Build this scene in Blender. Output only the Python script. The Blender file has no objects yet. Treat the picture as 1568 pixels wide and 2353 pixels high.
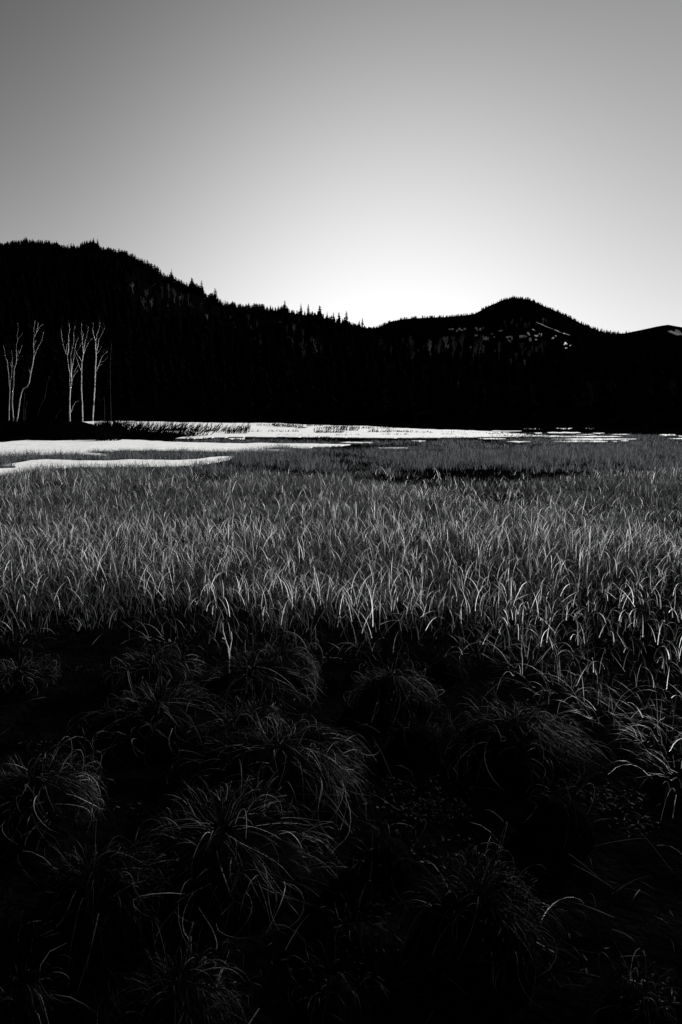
import bpy, bmesh, math, random
import numpy as np
from mathutils import Vector, Matrix

random.seed(7)
rng = np.random.default_rng(11)
SC = bpy.context.scene
COL = SC.collection

# ------------------------------------------------------------------ camera
CAM_H = 1.6
F, CX, CY = 1569.0, 784.0, 1176.5            # design measure: picture 1568 wide, 24 mm lens on 36 mm tall frame
PITCH = math.atan(226.5 / F)
cam = bpy.data.cameras.new('camera')
cam.sensor_fit = 'VERTICAL'
cam.sensor_height = 36.0
cam.lens = 24.0
cam.clip_start = 0.05
cam.clip_end = 12000
co = bpy.data.objects.new('camera', cam)
COL.objects.link(co)
co.location = (0, 0, CAM_H)
co.rotation_euler = (math.pi / 2 - PITCH, 0, 0)
SC.camera = co

# ------------------------------------------------------------------ sky, sun, exposure
SUN_AZ, SUN_EL, SUN_E = math.radians(38.0), math.radians(17.0), 5.0
EXPOSURE = 1.0
SKY_K = 0.5 ** EXPOSURE            # the sky radiance below is written for exposure 0
SKY_FLOOR = 0.005
world = bpy.data.worlds.new('World')
SC.world = world
world.use_nodes = True
nt = world.node_tree
for n in list(nt.nodes):
    nt.nodes.remove(n)


def wn(t, **k):
    n = nt.nodes.new(t)
    for a, v in k.items():
        setattr(n, a, v)
    return n


def wmath(op, a, b=None):
    n = wn('ShaderNodeMath', operation=op)
    for i, v in enumerate((a, b)):
        if v is None:
            continue
        if isinstance(v, (int, float)):
            n.inputs[i].default_value = v
        else:
            nt.links.new(v, n.inputs[i])
    return n.outputs[0]


def wdot(src, v):
    n = wn('ShaderNodeVectorMath', operation='DOT_PRODUCT')
    nt.links.new(src, n.inputs[0])
    n.inputs[1].default_value = v
    return n.outputs['Value']


tc = wn('ShaderNodeTexCoord')
nrm = wn('ShaderNodeVectorMath', operation='NORMALIZE')
nt.links.new(tc.outputs['Generated'], nrm.inputs[0])
dirv = nrm.outputs[0]
lobe = wmath('EXPONENT', wmath('ADD', wdot(dirv, (2.95, 1.9, -0.05)), -4.48))
glow = wmath('MULTIPLY', wmath('EXPONENT', wmath('MULTIPLY', wmath('ADD', wdot(dirv, (0.0550, 0.99177, 0.1157)), -1.0), 16.0)), 0.60)
band = wmath('MULTIPLY', wmath('EXPONENT', wmath('MULTIPLY', wmath('MAXIMUM', wdot(dirv, (0, 0, 1)), 0.0), -5.2)), 0.75)
rad = wmath('ADD', wmath('ADD', wmath('ADD', lobe, glow), band), SKY_FLOOR)
rad = wmath('MULTIPLY', rad, SKY_K)
bg = wn('ShaderNodeBackground')
nt.links.new(rad, bg.inputs['Strength'])
bg.inputs['Color'].default_value = (1, 1, 1, 1)
wo = wn('ShaderNodeOutputWorld')
nt.links.new(bg.outputs[0], wo.inputs[0])

sun = bpy.data.lights.new('sun', 'SUN')
sun.energy = SUN_E
sun.angle = math.radians(5.0)
sun.color = (1, 0.995, 0.985)
so = bpy.data.objects.new('sun', sun)
COL.objects.link(so)
sd = Vector((math.sin(SUN_AZ) * math.cos(SUN_EL), math.cos(SUN_AZ) * math.cos(SUN_EL), math.sin(SUN_EL)))
so.rotation_euler = sd.to_track_quat('Z', 'Y').to_euler()
so.location = (10, 60, 60)

SC.view_settings.view_transform = 'Standard'
SC.view_settings.look = 'None'
SC.view_settings.gamma = 1
SC.view_settings.exposure = EXPOSURE
SC.view_settings.use_curve_mapping = False
SC.cycles.max_bounces = 6
SC.cycles.transparent_max_bounces = 6

# ------------------------------------------------------------------ helpers
cP, sP = math.cos(PITCH), math.sin(PITCH)


def ray(u, v):
    x = (u - CX) / F
    y = -(v - CY) / F
    return x, cP + y * sP, -sP + y * cP


def project(P):
    x, y, z = P[..., 0], P[..., 1], P[..., 2] - CAM_H
    d = y * cP - z * sP
    up = y * sP + z * cP
    d = np.maximum(d, 1e-3)
    return np.stack([CX + F * x / d, CY - F * up / d], -1)


def vnoise(x, y, seed=0):
    """smooth value noise, numpy"""
    x = np.asarray(x, float); y = np.asarray(y, float)
    xi = np.floor(x).astype(np.int64); yi = np.floor(y).astype(np.int64)
    fx = x - xi; fy = y - yi
    fx = fx * fx * (3 - 2 * fx); fy = fy * fy * (3 - 2 * fy)

    def h(a, b):
        n = (a * 374761393 + b * 668265263 + seed * 974634541) & 0x7fffffff
        n = ((n ^ (n >> 13)) * 1274126177) & 0x7fffffff
        return ((n ^ (n >> 16)) & 0xffff) / 65535.0
    a = h(xi, yi); b = h(xi + 1, yi); c = h(xi, yi + 1); d = h(xi + 1, yi + 1)
    return (a * (1 - fx) + b * fx) * (1 - fy) + (c * (1 - fx) + d * fx) * fy


def gz(x, y):
    """height of the marsh ground"""
    y = np.asarray(y, float); x = np.asarray(x, float)
    und = (vnoise(x * .8, y * .8, 3) - .5) * .07 + (vnoise(x * .25, y * .25, 4) - .5) * .10
    fade = np.clip((26 - y) / 8, 0, 1) * np.clip((y + 8) / 6, 0, 1)
    return und * fade + np.clip(y - 50, 0, 70) * .0055


def ground_pt(u, v, dz=0.0):
    dx, dy, dzr = ray(u, v)
    z = 0.0
    for _ in range(12):
        t = (CAM_H - z - dz) / max(-dzr, 1e-4)
        z = float(gz(dx * t, dy * t))
    return np.array([dx * t, dy * t, z])


def in_poly(pts, poly):
    x, y = pts[:, 0], pts[:, 1]
    ins = np.zeros(len(pts), bool)
    n = len(poly)
    for i in range(n):
        x0, y0 = poly[i]; x1, y1 = poly[(i + 1) % n]
        c = ((y0 > y) != (y1 > y))
        with np.errstate(divide='ignore', invalid='ignore'):
            xi = (x1 - x0) * (y - y0) / (y1 - y0 + 1e-12) + x0
        ins ^= c & (x < xi)
    return ins


def mesh_np(name, V, Q, mat, smooth=False):
    """mesh from vertex array and an array of equal-size faces"""
    me = bpy.data.meshes.new(name)
    V = np.asarray(V, np.float32); Q = np.asarray(Q, np.int32)
    k = Q.shape[1]
    me.vertices.add(len(V)); me.vertices.foreach_set('co', V.ravel())
    me.loops.add(Q.size); me.loops.foreach_set('vertex_index', Q.ravel())
    me.polygons.add(len(Q))
    me.polygons.foreach_set('loop_start', np.arange(0, Q.size, k, dtype=np.int32))
    me.polygons.foreach_set('loop_total', np.full(len(Q), k, np.int32))
    if smooth:
        me.polygons.foreach_set('use_smooth', np.ones(len(Q), bool))
    me.update(calc_edges=True)
    if mat:
        me.materials.append(mat)
    return me


def link(name, data, parent=None, loc=None):
    o = bpy.data.objects.new(name, data)
    COL.objects.link(o)
    if parent is not None:
        o.parent = parent
    if loc is not None:
        o.location = loc
    return o


def tag(o, label=None, cat=None, group=None, kind=None):
    if label: o['label'] = label
    if cat: o['category'] = cat
    if group: o['group'] = group
    if kind: o['kind'] = kind
    return o


def copy_thing(o, parent=None):
    c = o.copy()
    COL.objects.link(c)
    if parent is not None:
        c.parent = parent
    for ch in list(o.children):
        copy_thing(ch, c)
    return c


class MB:
    """collects tubes into one mesh"""
    def __init__(self):
        self.v = []; self.f = []

    def tube(self, pts, radii, n=5, cap=True):
        pts = [Vector(p) for p in pts]
        base = len(self.v)
        prev = None
        for i, p in enumerate(pts):
            t = (pts[min(i + 1, len(pts) - 1)] - pts[max(i - 1, 0)])
            if t.length < 1e-9: t = Vector((0, 0, 1))
            t.normalize()
            ref = Vector((1, 0, 0)) if abs(t.x) < .8 else Vector((0, 1, 0))
            if prev is None:
                a = t.cross(ref).normalized()
            else:
                a = (prev - t * prev.dot(t))
                a = a.normalized() if a.length > 1e-6 else t.cross(ref).normalized()
            prev = a
            b = t.cross(a)
            for k in range(n):
                an = 2 * math.pi * k / n
                self.v.append(p + (a * math.cos(an) + b * math.sin(an)) * radii[i])
        for i in range(len(pts) - 1):
            for k in range(n):
                k2 = (k + 1) % n
                self.f.append((base + i * n + k, base + i * n + k2, base + (i + 1) * n + k2, base + (i + 1) * n + k))
        if cap:
            self.f.append(tuple(base + (len(pts) - 1) * n + k for k in range(n)))

    def tri(self, *p):
        b = len(self.v)
        self.v += [Vector(q) for q in p]
        self.f.append(tuple(range(b, b + len(p))))

    def mesh(self, name, mat, smooth=False):
        me = bpy.data.meshes.new(name)
        me.from_pydata([tuple(v) for v in self.v], [], self.f)
        if smooth:
            for p in me.polygons: p.use_smooth = True
        me.materials.append(mat)
        me.update()
        return me


# ------------------------------------------------------------------ materials (a black and white world)
def new_mat(name):
    m = bpy.data.materials.new(name)
    m.use_nodes = True
    t = m.node_tree
    b = t.nodes['Principled BSDF']
    return m, t, b


def grey_mat(name, lo, hi, scale=4.0, rough=.9, spec=.2, bump=0.0, bscale=20.0, stretch=(1, 1, 1), tint=(1, 1, 1)):
    m, t, b = new_mat(name)
    c = t.nodes.new('ShaderNodeTexCoord')
    mp = t.nodes.new('ShaderNodeMapping')
    mp.inputs['Scale'].default_value = stretch
    t.links.new(c.outputs['Object'], mp.inputs[0])
    n = t.nodes.new('ShaderNodeTexNoise')
    n.inputs['Scale'].default_value = scale
    n.inputs['Detail'].default_value = 6
    t.links.new(mp.outputs[0], n.inputs['Vector'])
    r = t.nodes.new('ShaderNodeValToRGB')
    r.color_ramp.elements[0].position = .35
    r.color_ramp.elements[1].position = .68
    r.color_ramp.elements[0].color = (lo * tint[0], lo * tint[1], lo * tint[2], 1)
    r.color_ramp.elements[1].color = (hi * tint[0], hi * tint[1], hi * tint[2], 1)
    t.links.new(n.outputs['Fac'], r.inputs[0])
    t.links.new(r.outputs[0], b.inputs['Base Color'])
    b.inputs['Roughness'].default_value = rough
    b.inputs['Specular IOR Level'].default_value = spec
    if bump:
        n2 = t.nodes.new('ShaderNodeTexNoise')
        n2.inputs['Scale'].default_value = bscale
        n2.inputs['Detail'].default_value = 8
        t.links.new(c.outputs['Object'], n2.inputs['Vector'])
        bp = t.nodes.new('ShaderNodeBump')
        bp.inputs['Strength'].default_value = bump
        bp.inputs['Distance'].default_value = .05
        t.links.new(n2.outputs['Fac'], bp.inputs['Height'])
        t.links.new(bp.outputs[0], b.inputs['Normal'])
    return m


def blade_mat(name, lo, hi, trans=.45, gloss=.04, tint=(1, 1, 1), power=1.0):
    """thin dry grass leaf: every blade has its own tone, light passes through"""
    m, t, b = new_mat(name)
    t.nodes.remove(b)
    g = t.nodes.new('ShaderNodeNewGeometry')
    pw = t.nodes.new('ShaderNodeMath'); pw.operation = 'POWER'
    t.links.new(g.outputs['Random Per Island'], pw.inputs[0]); pw.inputs[1].default_value = power
    mr = t.nodes.new('ShaderNodeMapRange')
    mr.inputs['To Min'].default_value = lo
    mr.inputs['To Max'].default_value = hi
    t.links.new(pw.outputs[0], mr.inputs['Value'])
    vm = t.nodes.new('ShaderNodeVectorMath'); vm.operation = 'SCALE'
    vm.inputs[0].default_value = tint
    t.links.new(mr.outputs[0], vm.inputs['Scale'])
    d = t.nodes.new('ShaderNodeBsdfDiffuse'); tr = t.nodes.new('ShaderNodeBsdfTranslucent')
    gl = t.nodes.new('ShaderNodeBsdfGlossy'); gl.inputs['Roughness'].default_value = .45
    t.links.new(vm.outputs[0], d.inputs[0]); t.links.new(vm.outputs[0], tr.inputs[0])
    m1 = t.nodes.new('ShaderNodeMixShader'); m1.inputs[0].default_value = trans
    t.links.new(d.outputs[0], m1.inputs[1]); t.links.new(tr.outputs[0], m1.inputs[2])
    m2 = t.nodes.new('ShaderNodeMixShader'); m2.inputs[0].default_value = gloss
    t.links.new(m1.outputs[0], m2.inputs[1]); t.links.new(gl.outputs[0], m2.inputs[2])
    t.links.new(m2.outputs[0], t.nodes['Material Output'].inputs[0])
    return m


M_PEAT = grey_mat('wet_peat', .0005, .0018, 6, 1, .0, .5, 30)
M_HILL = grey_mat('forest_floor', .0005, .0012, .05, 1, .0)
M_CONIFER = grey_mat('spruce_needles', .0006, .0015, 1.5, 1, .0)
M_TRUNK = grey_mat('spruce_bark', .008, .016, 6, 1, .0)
M_BARE = grey_mat('pale_bark', .08, .18, 1.2, .9, .1)
M_TWIG = grey_mat('dark_twigs', .003, .006, 8, .95, .05)
M_STALK = grey_mat('bleached_stem', .5, .8, 40, .7, .2)
M_SEDGE = blade_mat('dry_sedge', .003, .98, .50, .02, (.98, 1, 1.03), 8.0)
M_SEDGE2 = blade_mat('dry_sedge_dense', .002, .20, .42, .02, (.97, 1, 1.04), 3.0)
M_DULL = blade_mat('dull_sedge', .001, .15, .42, .01, (.97, 1, 1.04), 3.5)
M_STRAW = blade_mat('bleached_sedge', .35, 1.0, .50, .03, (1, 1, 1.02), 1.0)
M_MEADOW = blade_mat('meadow_grass', .010, .25, .35, .01, (.94, 1, 1.06), 2.2)
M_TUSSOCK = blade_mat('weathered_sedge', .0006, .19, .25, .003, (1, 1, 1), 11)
M_TUSSOCK_SHADED = blade_mat('shaded_sedge', .0004, .045, .25, .001, (1, 1, 1), 10)  # darker copy of the tussock leaf: dimness of the foreground put into its colour
M_LITTER = blade_mat('leaf_litter', .001, .08, .2, .002, (1, 1, 1), 6.0)


def birch_mat(name='birch_bark', bright=.66):
    m, t, b = new_mat(name)
    c = t.nodes.new('ShaderNodeTexCoord')
    mp = t.nodes.new('ShaderNodeMapping'); mp.inputs['Scale'].default_value = (.5, .5, 1.5)
    t.links.new(c.outputs['Object'], mp.inputs[0])
    n = t.nodes.new('ShaderNodeTexNoise'); n.inputs['Scale'].default_value = 1.6; n.inputs['Detail'].default_value = 5
    n.inputs['Roughness'].default_value = .75
    t.links.new(mp.outputs[0], n.inputs['Vector'])
    r = t.nodes.new('ShaderNodeValToRGB')
    r.color_ramp.elements[0].position = .40; r.color_ramp.elements[0].color = (.03, .03, .03, 1)
    r.color_ramp.elements[1].position = .46; r.color_ramp.elements[1].color = (bright, bright, bright, 1)
    t.links.new(n.outputs['Fac'], r.inputs[0])
    t.links.new(r.outputs[0], b.inputs['Base Color'])
    b.inputs['Roughness'].default_value = .6
    b.inputs['Specular IOR Level'].default_value = .4
    return m


def snow_mat(name='old_snow', lo=.70, hi=.93):
    m, t, b = new_mat(name)
    c = t.nodes.new('ShaderNodeTexCoord')
    n = t.nodes.new('ShaderNodeTexNoise'); n.inputs['Scale'].default_value = .9; n.inputs['Detail'].default_value = 9
    n.inputs['Roughness'].default_value = .65
    t.links.new(c.outputs['Object'], n.inputs['Vector'])
    r = t.nodes.new('ShaderNodeValToRGB')
    r.color_ramp.elements[0].position = .30; r.color_ramp.elements[0].color = (lo, lo, lo, 1)
    r.color_ramp.elements[1].position = .55; r.color_ramp.elements[1].color = (hi, hi, hi, 1)
    t.links.new(n.outputs['Fac'], r.inputs[0])
    n3 = t.nodes.new('ShaderNodeTexNoise'); n3.inputs['Scale'].default_value = 5.5; n3.inputs['Detail'].default_value = 8
    n3.inputs['Roughness'].default_value = .7
    t.links.new(c.outputs['Object'], n3.inputs['Vector'])
    r3 = t.nodes.new('ShaderNodeValToRGB')
    r3.color_ramp.elements[0].position = .33; r3.color_ramp.elements[0].color = (.25, .25, .25, 1)
    r3.color_ramp.elements[1].position = .47; r3.color_ramp.elements[1].color = (1, 1, 1, 1)
    t.links.new(n3.outputs['Fac'], r3.inputs[0])
    mm = t.nodes.new('ShaderNodeMix'); mm.data_type = 'RGBA'; mm.blend_type = 'MULTIPLY'; mm.inputs['Factor'].default_value = .55
    t.links.new(r.outputs[0], mm.inputs['A']); t.links.new(r3.outputs[0], mm.inputs['B'])
    t.links.new(mm.outputs['Result'], b.inputs['Base Color'])
    b.inputs['Roughness'].default_value = .42
    b.inputs['Specular IOR Level'].default_value = .7
    bp = t.nodes.new('ShaderNodeBump'); bp.inputs['Strength'].default_value = .35; bp.inputs['Distance'].default_value = .04
    n2 = t.nodes.new('ShaderNodeTexNoise'); n2.inputs['Scale'].default_value = 3.5; n2.inputs['Detail'].default_value = 6
    t.links.new(c.outputs['Object'], n2.inputs['Vector'])
    t.links.new(n2.outputs['Fac'], bp.inputs['Height'])
    t.links.new(bp.outputs[0], b.inputs['Normal'])
    return m


M_BIRCH = birch_mat()
M_BIRCH_GREY = birch_mat('grey_birch_bark', .30)
M_SNOW = snow_mat()
M_SNOW_HILL = snow_mat('grey_hill_snow', .15, .50)  # darker tone of snow for the hillsides

# ------------------------------------------------------------------ ground sheet
def axis(lo_fine, hi_fine, step, lo, hi, grow=1.14):
    a = list(np.arange(lo_fine, hi_fine + 1e-6, step))
    s = step
    while a[-1] < hi:
        s *= grow; a.append(a[-1] + s)
    s = step
    while a[0] > lo:
        s *= grow; a.insert(0, a[0] - s)
    return np.array(a)


gx = axis(-9, 9, .22, -5000, 5000)
gy = axis(0, 26, .22, -4000, 7000)
GX, GY = np.meshgrid(gx, gy)
GZ = gz(GX, GY)
nx, ny = len(gx), len(gy)
idx = np.arange(nx * ny).reshape(ny, nx)
Q = np.stack([idx[:-1, :-1], idx[:-1, 1:], idx[1:, 1:], idx[1:, :-1]], -1).reshape(-1, 4)
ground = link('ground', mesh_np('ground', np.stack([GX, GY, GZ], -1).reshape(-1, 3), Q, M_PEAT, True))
tag(ground, 'dark wet peat ground of the open marsh', 'ground', kind='structure')

# ------------------------------------------------------------------ hills: skyline tables in the picture's own measure, built at real distance
def sky_table(pts):
    s, t = [], []
    for u, v in pts:
        dx, dy, dz = ray(u, v)
        s.append(dx / dy); t.append(dz / dy)
    return np.array(s), np.array(t)


LEFT_TOPS = [(-900, 640), (-600, 590), (-300, 560), (0, 553), (60, 547), (110, 550), (150, 560), (180, 557), (215, 548), (235, 562), (262, 567), (300, 577),
             (320, 586), (345, 597), (370, 612), (380, 624), (398, 626), (420, 640), (442, 642), (460, 652), (475, 664), (495, 668),
             (512, 688), (530, 693), (560, 695), (600, 699), (655, 698), (690, 702), (735, 708), (750, 716), (780, 722), (795, 724),
             (815, 737), (850, 744), (870, 752), (920, 778), (960, 795), (1100, 806), (1300, 812), (1450, 800), (1568, 790), (1800, 765), (2200, 745), (2600, 760)]
MID_TOPS = [(700, 790), (800, 762), (870, 747), (880, 742), (900, 733), (940, 727), (1000, 724), (1050, 722), (1090, 717), (1120, 700), (1150, 687),
            (1180, 679), (1215, 683), (1250, 698), (1290, 715), (1330, 735), (1370, 753), (1400, 762), (1440, 766), (1500, 775), (1700, 790), (2000, 800)]
FAR_TOPS = [(1300, 785), (1400, 768), (1440, 763), (1470, 757), (1510, 748), (1535, 744), (1568, 750), (1650, 760), (1900, 735), (2300, 740), (2700, 760)]

D_LEFT, D_MID, D_FAR = 620.0, 1300.0, 2000.0


class Hill:
    def __init__(self, tops, D, foot, drop_px, s0, s1, seed, rough):
        self.ts, self.tt = sky_table([(u, v + (drop_px if isinstance(drop_px, (int, float)) else float(np.interp(u, *drop_px)))) for u, v in tops])
        self.D, self.foot, self.s0, self.s1, self.seed, self.rough = D, foot, s0, s1, seed, rough

    def r0(self, s):
        return np.interp(s, *self.foot)

    def h(self, x, y):
        x = np.asarray(x, float); y = np.asarray(y, float)
        s = x / y
        zs = CAM_H + self.D * np.interp(s, self.ts, self.tt)
        r0 = self.r0(s)
        t = np.clip((y - r0) / (self.D - r0), 0, 1)
        f = t * (.75 + .25 * t)
        back = np.clip((y - self.D) / (self.D * .5), 0, 1)
        f = f * (1 - back * back * (3 - 2 * back))
        g0 = .36
        n = (vnoise(x / 60 + 7, y / 60, self.seed) - .5) * self.rough + (vnoise(x / 22, y / 22, self.seed + 5) - .5) * self.rough * .4
        return -1.0 + np.minimum(t * 30, 1) * 1.0 + g0 * 0 + (zs) * f + n * np.clip(t * 6, 0, 1) * np.clip((1 - t) * 3, .08, 1)

    def build(self, ns, nr, label):
        ss = np.linspace(self.s0, self.s1, ns)
        tt = np.concatenate([np.linspace(0, 1, nr) ** 1.3, 1 + np.linspace(.04, .55, 10)])
        S, T = np.meshgrid(ss, tt)
        R0 = self.r0(S)
        Y = R0 + T * (self.D - R0)
        X = S * Y
        Z = self.h(X, Y)
        idx = np.arange(S.size).reshape(S.shape)
        Q = np.stack([idx[:-1, :-1], idx[:-1, 1:], idx[1:, 1:], idx[1:, :-1]], -1).reshape(-1, 4)
        o = link('hill', mesh_np('hill', np.stack([X, Y, Z], -1).reshape(-1, 3), Q, M_HILL, True))
        tag(o, label, 'hill', kind='structure')
        return o

    def hit(self, u, v):
        """first point of the hillside on the line of sight through (u, v)"""
        dx, dy, dz = ray(u, v)
        s = dx / dy
        y = np.linspace(float(self.r0(s)), self.D * 1.02, 700)
        z = self.h(s * y, y)
        los = CAM_H + dz / dy * y
        k = np.argmax(z >= los)
        if z[k] < los[k]:
            k = len(y) - 30
        return np.array([s * y[k], y[k], z[k]])


FOOT_L = ([-1.2, -.25, .0, .06, .27, .5, 1.2], [122, 120, 106, 96, 78, 60, 48])
HL = Hill(LEFT_TOPS, D_LEFT, FOOT_L, ([-100, 260, 330, 500, 525, 640, 670, 850, 880], [13, 13, 25, 26, 13, 13, 22, 18, 8]), -1.15, 1.15, 21, 5)
HM = Hill(MID_TOPS, D_MID, ([-1, 1], [640, 640]), 5, -.12, .85, 31, 9)
HF = Hill(FAR_TOPS, D_FAR, ([-1, 1], [1350, 1350]), 2, .28, 1.2, 41, 9)
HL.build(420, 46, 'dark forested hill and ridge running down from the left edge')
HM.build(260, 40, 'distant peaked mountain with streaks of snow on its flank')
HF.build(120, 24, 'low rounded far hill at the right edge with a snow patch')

# ------------------------------------------------------------------ snow
SNOW_A = [(-260, 1026), (-60, 1019), (0, 1018), (60, 1013), (110, 1014), (200, 1013), (270, 1011), (330, 1013), (400, 1017), (523, 1020), (560, 1021), (610, 1019),
          (650, 1021), (700, 1021), (760, 1022), (806, 1023), (770, 1027), (720, 1029), (690, 1032), (662, 1031), (640, 1030), (600, 1032), (640, 1035), (670, 1037), (640, 1038), (560, 1041), (480, 1040), (400, 1038.5), (270, 1038),
          (195, 1041), (250, 1047), (225, 1050), (175, 1046), (100, 1048), (0, 1051), (-260, 1070)]
SNOW_B = [(-60, 1092), (0, 1079), (34, 1079), (36, 1074), (0, 1073), (75, 1060), (110, 1058), (190, 1061), (260, 1061), (300, 1058), (400, 1060), (450, 1058), (485, 1053), (540, 1050), (525, 1058),
          (480, 1066), (440, 1074), (300, 1077), (190, 1077), (100, 1081), (40, 1090), (-80, 1108)]
SNOW_C = [(190, 969), (270, 967.5), (350, 969), (420, 971), (523, 972.5), (640, 973), (700, 976), (760, 978), (830, 979), (900, 983), (980, 987), (1050, 989), (1110, 991), (1170, 995), (1240, 1001),
          (1300, 1003), (1230, 1004), (1160, 1005), (1050, 1006.5), (900, 1007.5), (800, 1006.5), (700, 1005.5), (600, 1005), (523, 1005.5), (480, 1007), (440, 1009), (405, 1009), (430, 1003),
          (420, 998), (330, 992), (240, 984)]
STREAKS = [(1205, 1245, 986, 2), (1130, 1200, 991, 3), (1275, 1315, 985, 3.5), (1345, 1365, 985, 3), (1228, 1246, 996, 3), (1258, 1335, 995, 4.5), (1240, 1432, 1004, 4), (1325, 1366, 999, 3),
           (1363, 1390, 996, 3), (1403, 1448, 999, 3), (1514, 1556, 1000, 5), (1268, 1462, 1010, 5), (1273, 1396, 1015.5, 5), (1166, 1220, 1016, 4), (1098, 1162, 1009, 4),
           (872, 938, 1031, 4.5), (946, 978, 1014, 4), (783, 856, 1018, 4), (523, 562, 1009, 3), (1408, 1424, 1016, 3), (1426, 1444, 1014.5, 3), (1535, 1600, 1009, 4), (1560, 1700, 1003, 5)]


def streak_poly(x0, x1, y, th):
    n = 9
    up, dn = [], []
    for i in range(n):
        a = i / (n - 1)
        x = x0 + (x1 - x0) * a
        e = math.sin(math.pi * min(max(a, .02), .98)) ** .5
        up.append((x, y - th * .22 * e * random.uniform(.5, 1.3)))
        dn.append((x, y + th * .48 * e * random.uniform(.6, 1.2)))
    return up + dn[::-1]


SNOW_POLYS = [SNOW_A, SNOW_B, SNOW_C] + [streak_poly(*s) for s in STREAKS]
SNOW_LABELS = ['long white snow band lying across the left of the marsh', 'nearest narrow snow band at the left edge among grass', 'broad bright snow field along the foot of the forest']


def densify(poly, step):
    out = []
    for i in range(len(poly)):
        a = np.array(poly[i], float); b = np.array(poly[(i + 1) % len(poly)], float)
        n = max(1, int(np.hypot(*(b - a)) / step))
        for k in range(n):
            out.append(a + (b - a) * k / n)
    return out


def snow_patch(poly, label, lift=.045):
    dp = densify(poly, 7)
    bm = bmesh.new()
    top = []
    for i, (u, v) in enumerate(dp):
        j = (vnoise(u / 9.0, v / 2.0 + i * .01, 77) - .5)
        p = ground_pt(u + random.uniform(-2, 2), float(v + j * 1.2))
        top.append(bm.verts.new((p[0], p[1], p[2] + lift)))
    bot = [bm.verts.new((v.co.x, v.co.y, v.co.z - lift - .03)) for v in top]
    try:
        f = bm.faces.new(top)
    except ValueError:
        bm.free(); return None
    n = len(top)
    for i in range(n):
        bm.faces.new((top[i], bot[i], bot[(i + 1) % n], top[(i + 1) % n]))
    bmesh.ops.triangulate(bm, faces=[f])
    bmesh.ops.recalc_face_normals(bm, faces=bm.faces)
    me = bpy.data.meshes.new('snow')
    bm.to_mesh(me); bm.free()
    me.materials.append(M_SNOW)
    o = link('snow', me)
    tag(o, label, 'snow', kind='structure')
    return o


for i, p in enumerate(SNOW_POLYS):
    snow_patch(p, SNOW_LABELS[i] if i < 3 else 'thin white streak of snow lying among the far grass')


def hill_snow(hill, poly, label, lift=1.2):
    dp = densify(poly, 3)
    bm = bmesh.new()
    vs = []
    for u, v in dp:
        p = hill.hit(u + random.uniform(-.8, .8), v + random.uniform(-.8, .8))
        vs.append(bm.verts.new((p[0], p[1] - lift * .7, p[2] + lift)))
    lo = [bm.verts.new((v.co.x, v.co.y + lift * 2, v.co.z - lift * 2.5)) for v in vs]
    f = bm.faces.new(vs)
    n = len(vs)
    for i in range(n):
        bm.faces.new((vs[i], lo[i], lo[(i + 1) % n], vs[(i + 1) % n]))
    bmesh.ops.triangulate(bm, faces=[f])
    bmesh.ops.recalc_face_normals(bm, faces=bm.faces)
    me = bpy.data.meshes.new('snow')
    bm.to_mesh(me); bm.free()
    me.materials.append(M_SNOW_HILL)
    tag(link('snow', me), label, 'snow', kind='structure')


MS = 'patch of old snow on the flank of the peaked mountain'
for a in [(1030, 757.5, 1048, 3), (1048, 758, 1072, 4.5), (1090, 756.5, 1115, 5), (1141, 762, 1154, 2), (1128, 771, 1138, 6), (1106, 777, 1122, 4), (1092, 773, 1098, 3), (1164, 776, 1178, 4),
          (1192, 774, 1210, 4), (1205, 771, 1248, 5), (1214, 781, 1232, 4), (1270, 776, 1281, 4), (1296, 790, 1302, 3), (1298, 802, 1311, 6), (1166, 785, 1176, 3), (1118, 779, 1124, 3),
          (1082, 800, 1085, 2)]:
    x0, y, x1, th = a
    for q in range(max(3, int((x1 - x0) / 3))):
        cx_, cy_ = random.uniform(x0, x1), y + random.gauss(0, th * .45)
        a_, b_ = random.uniform(1.0, 3.6), random.uniform(.3, .95)
        hill_snow(HM, [(cx_ + a_ * math.cos(k * .7) * random.uniform(.4, 1.2), cy_ + b_ * math.sin(k * .7) * random.uniform(.3, 1.3)) for k in range(9)], MS)
for a, b in [((1233, 742), (1250, 749)), ((1252, 750), (1270, 757)), ((1273, 758), (1290, 766)), ((1294, 767), (1310, 771)), ((1222, 757), (1229, 761))]:
    hill_snow(HM, [(a[0], a[1] - .5), ((a[0] + b[0]) / 2, (a[1] + b[1]) / 2 - .9), (b[0], b[1] - .3), (b[0], b[1] + .4), ((a[0] + b[0]) / 2, (a[1] + b[1]) / 2 + .3), (a[0], a[1] + .4)], 'thin slanting line of snow below the mountain peak', .8)
hill_snow(HF, [(1534, 762), (1541, 760), (1549, 764), (1553, 758), (1560, 760), (1568, 768), (1590, 776), (1575, 774), (1566, 770), (1556, 772), (1548, 768), (1540, 765)], 'snow patch on the far hill at the right edge')

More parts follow.
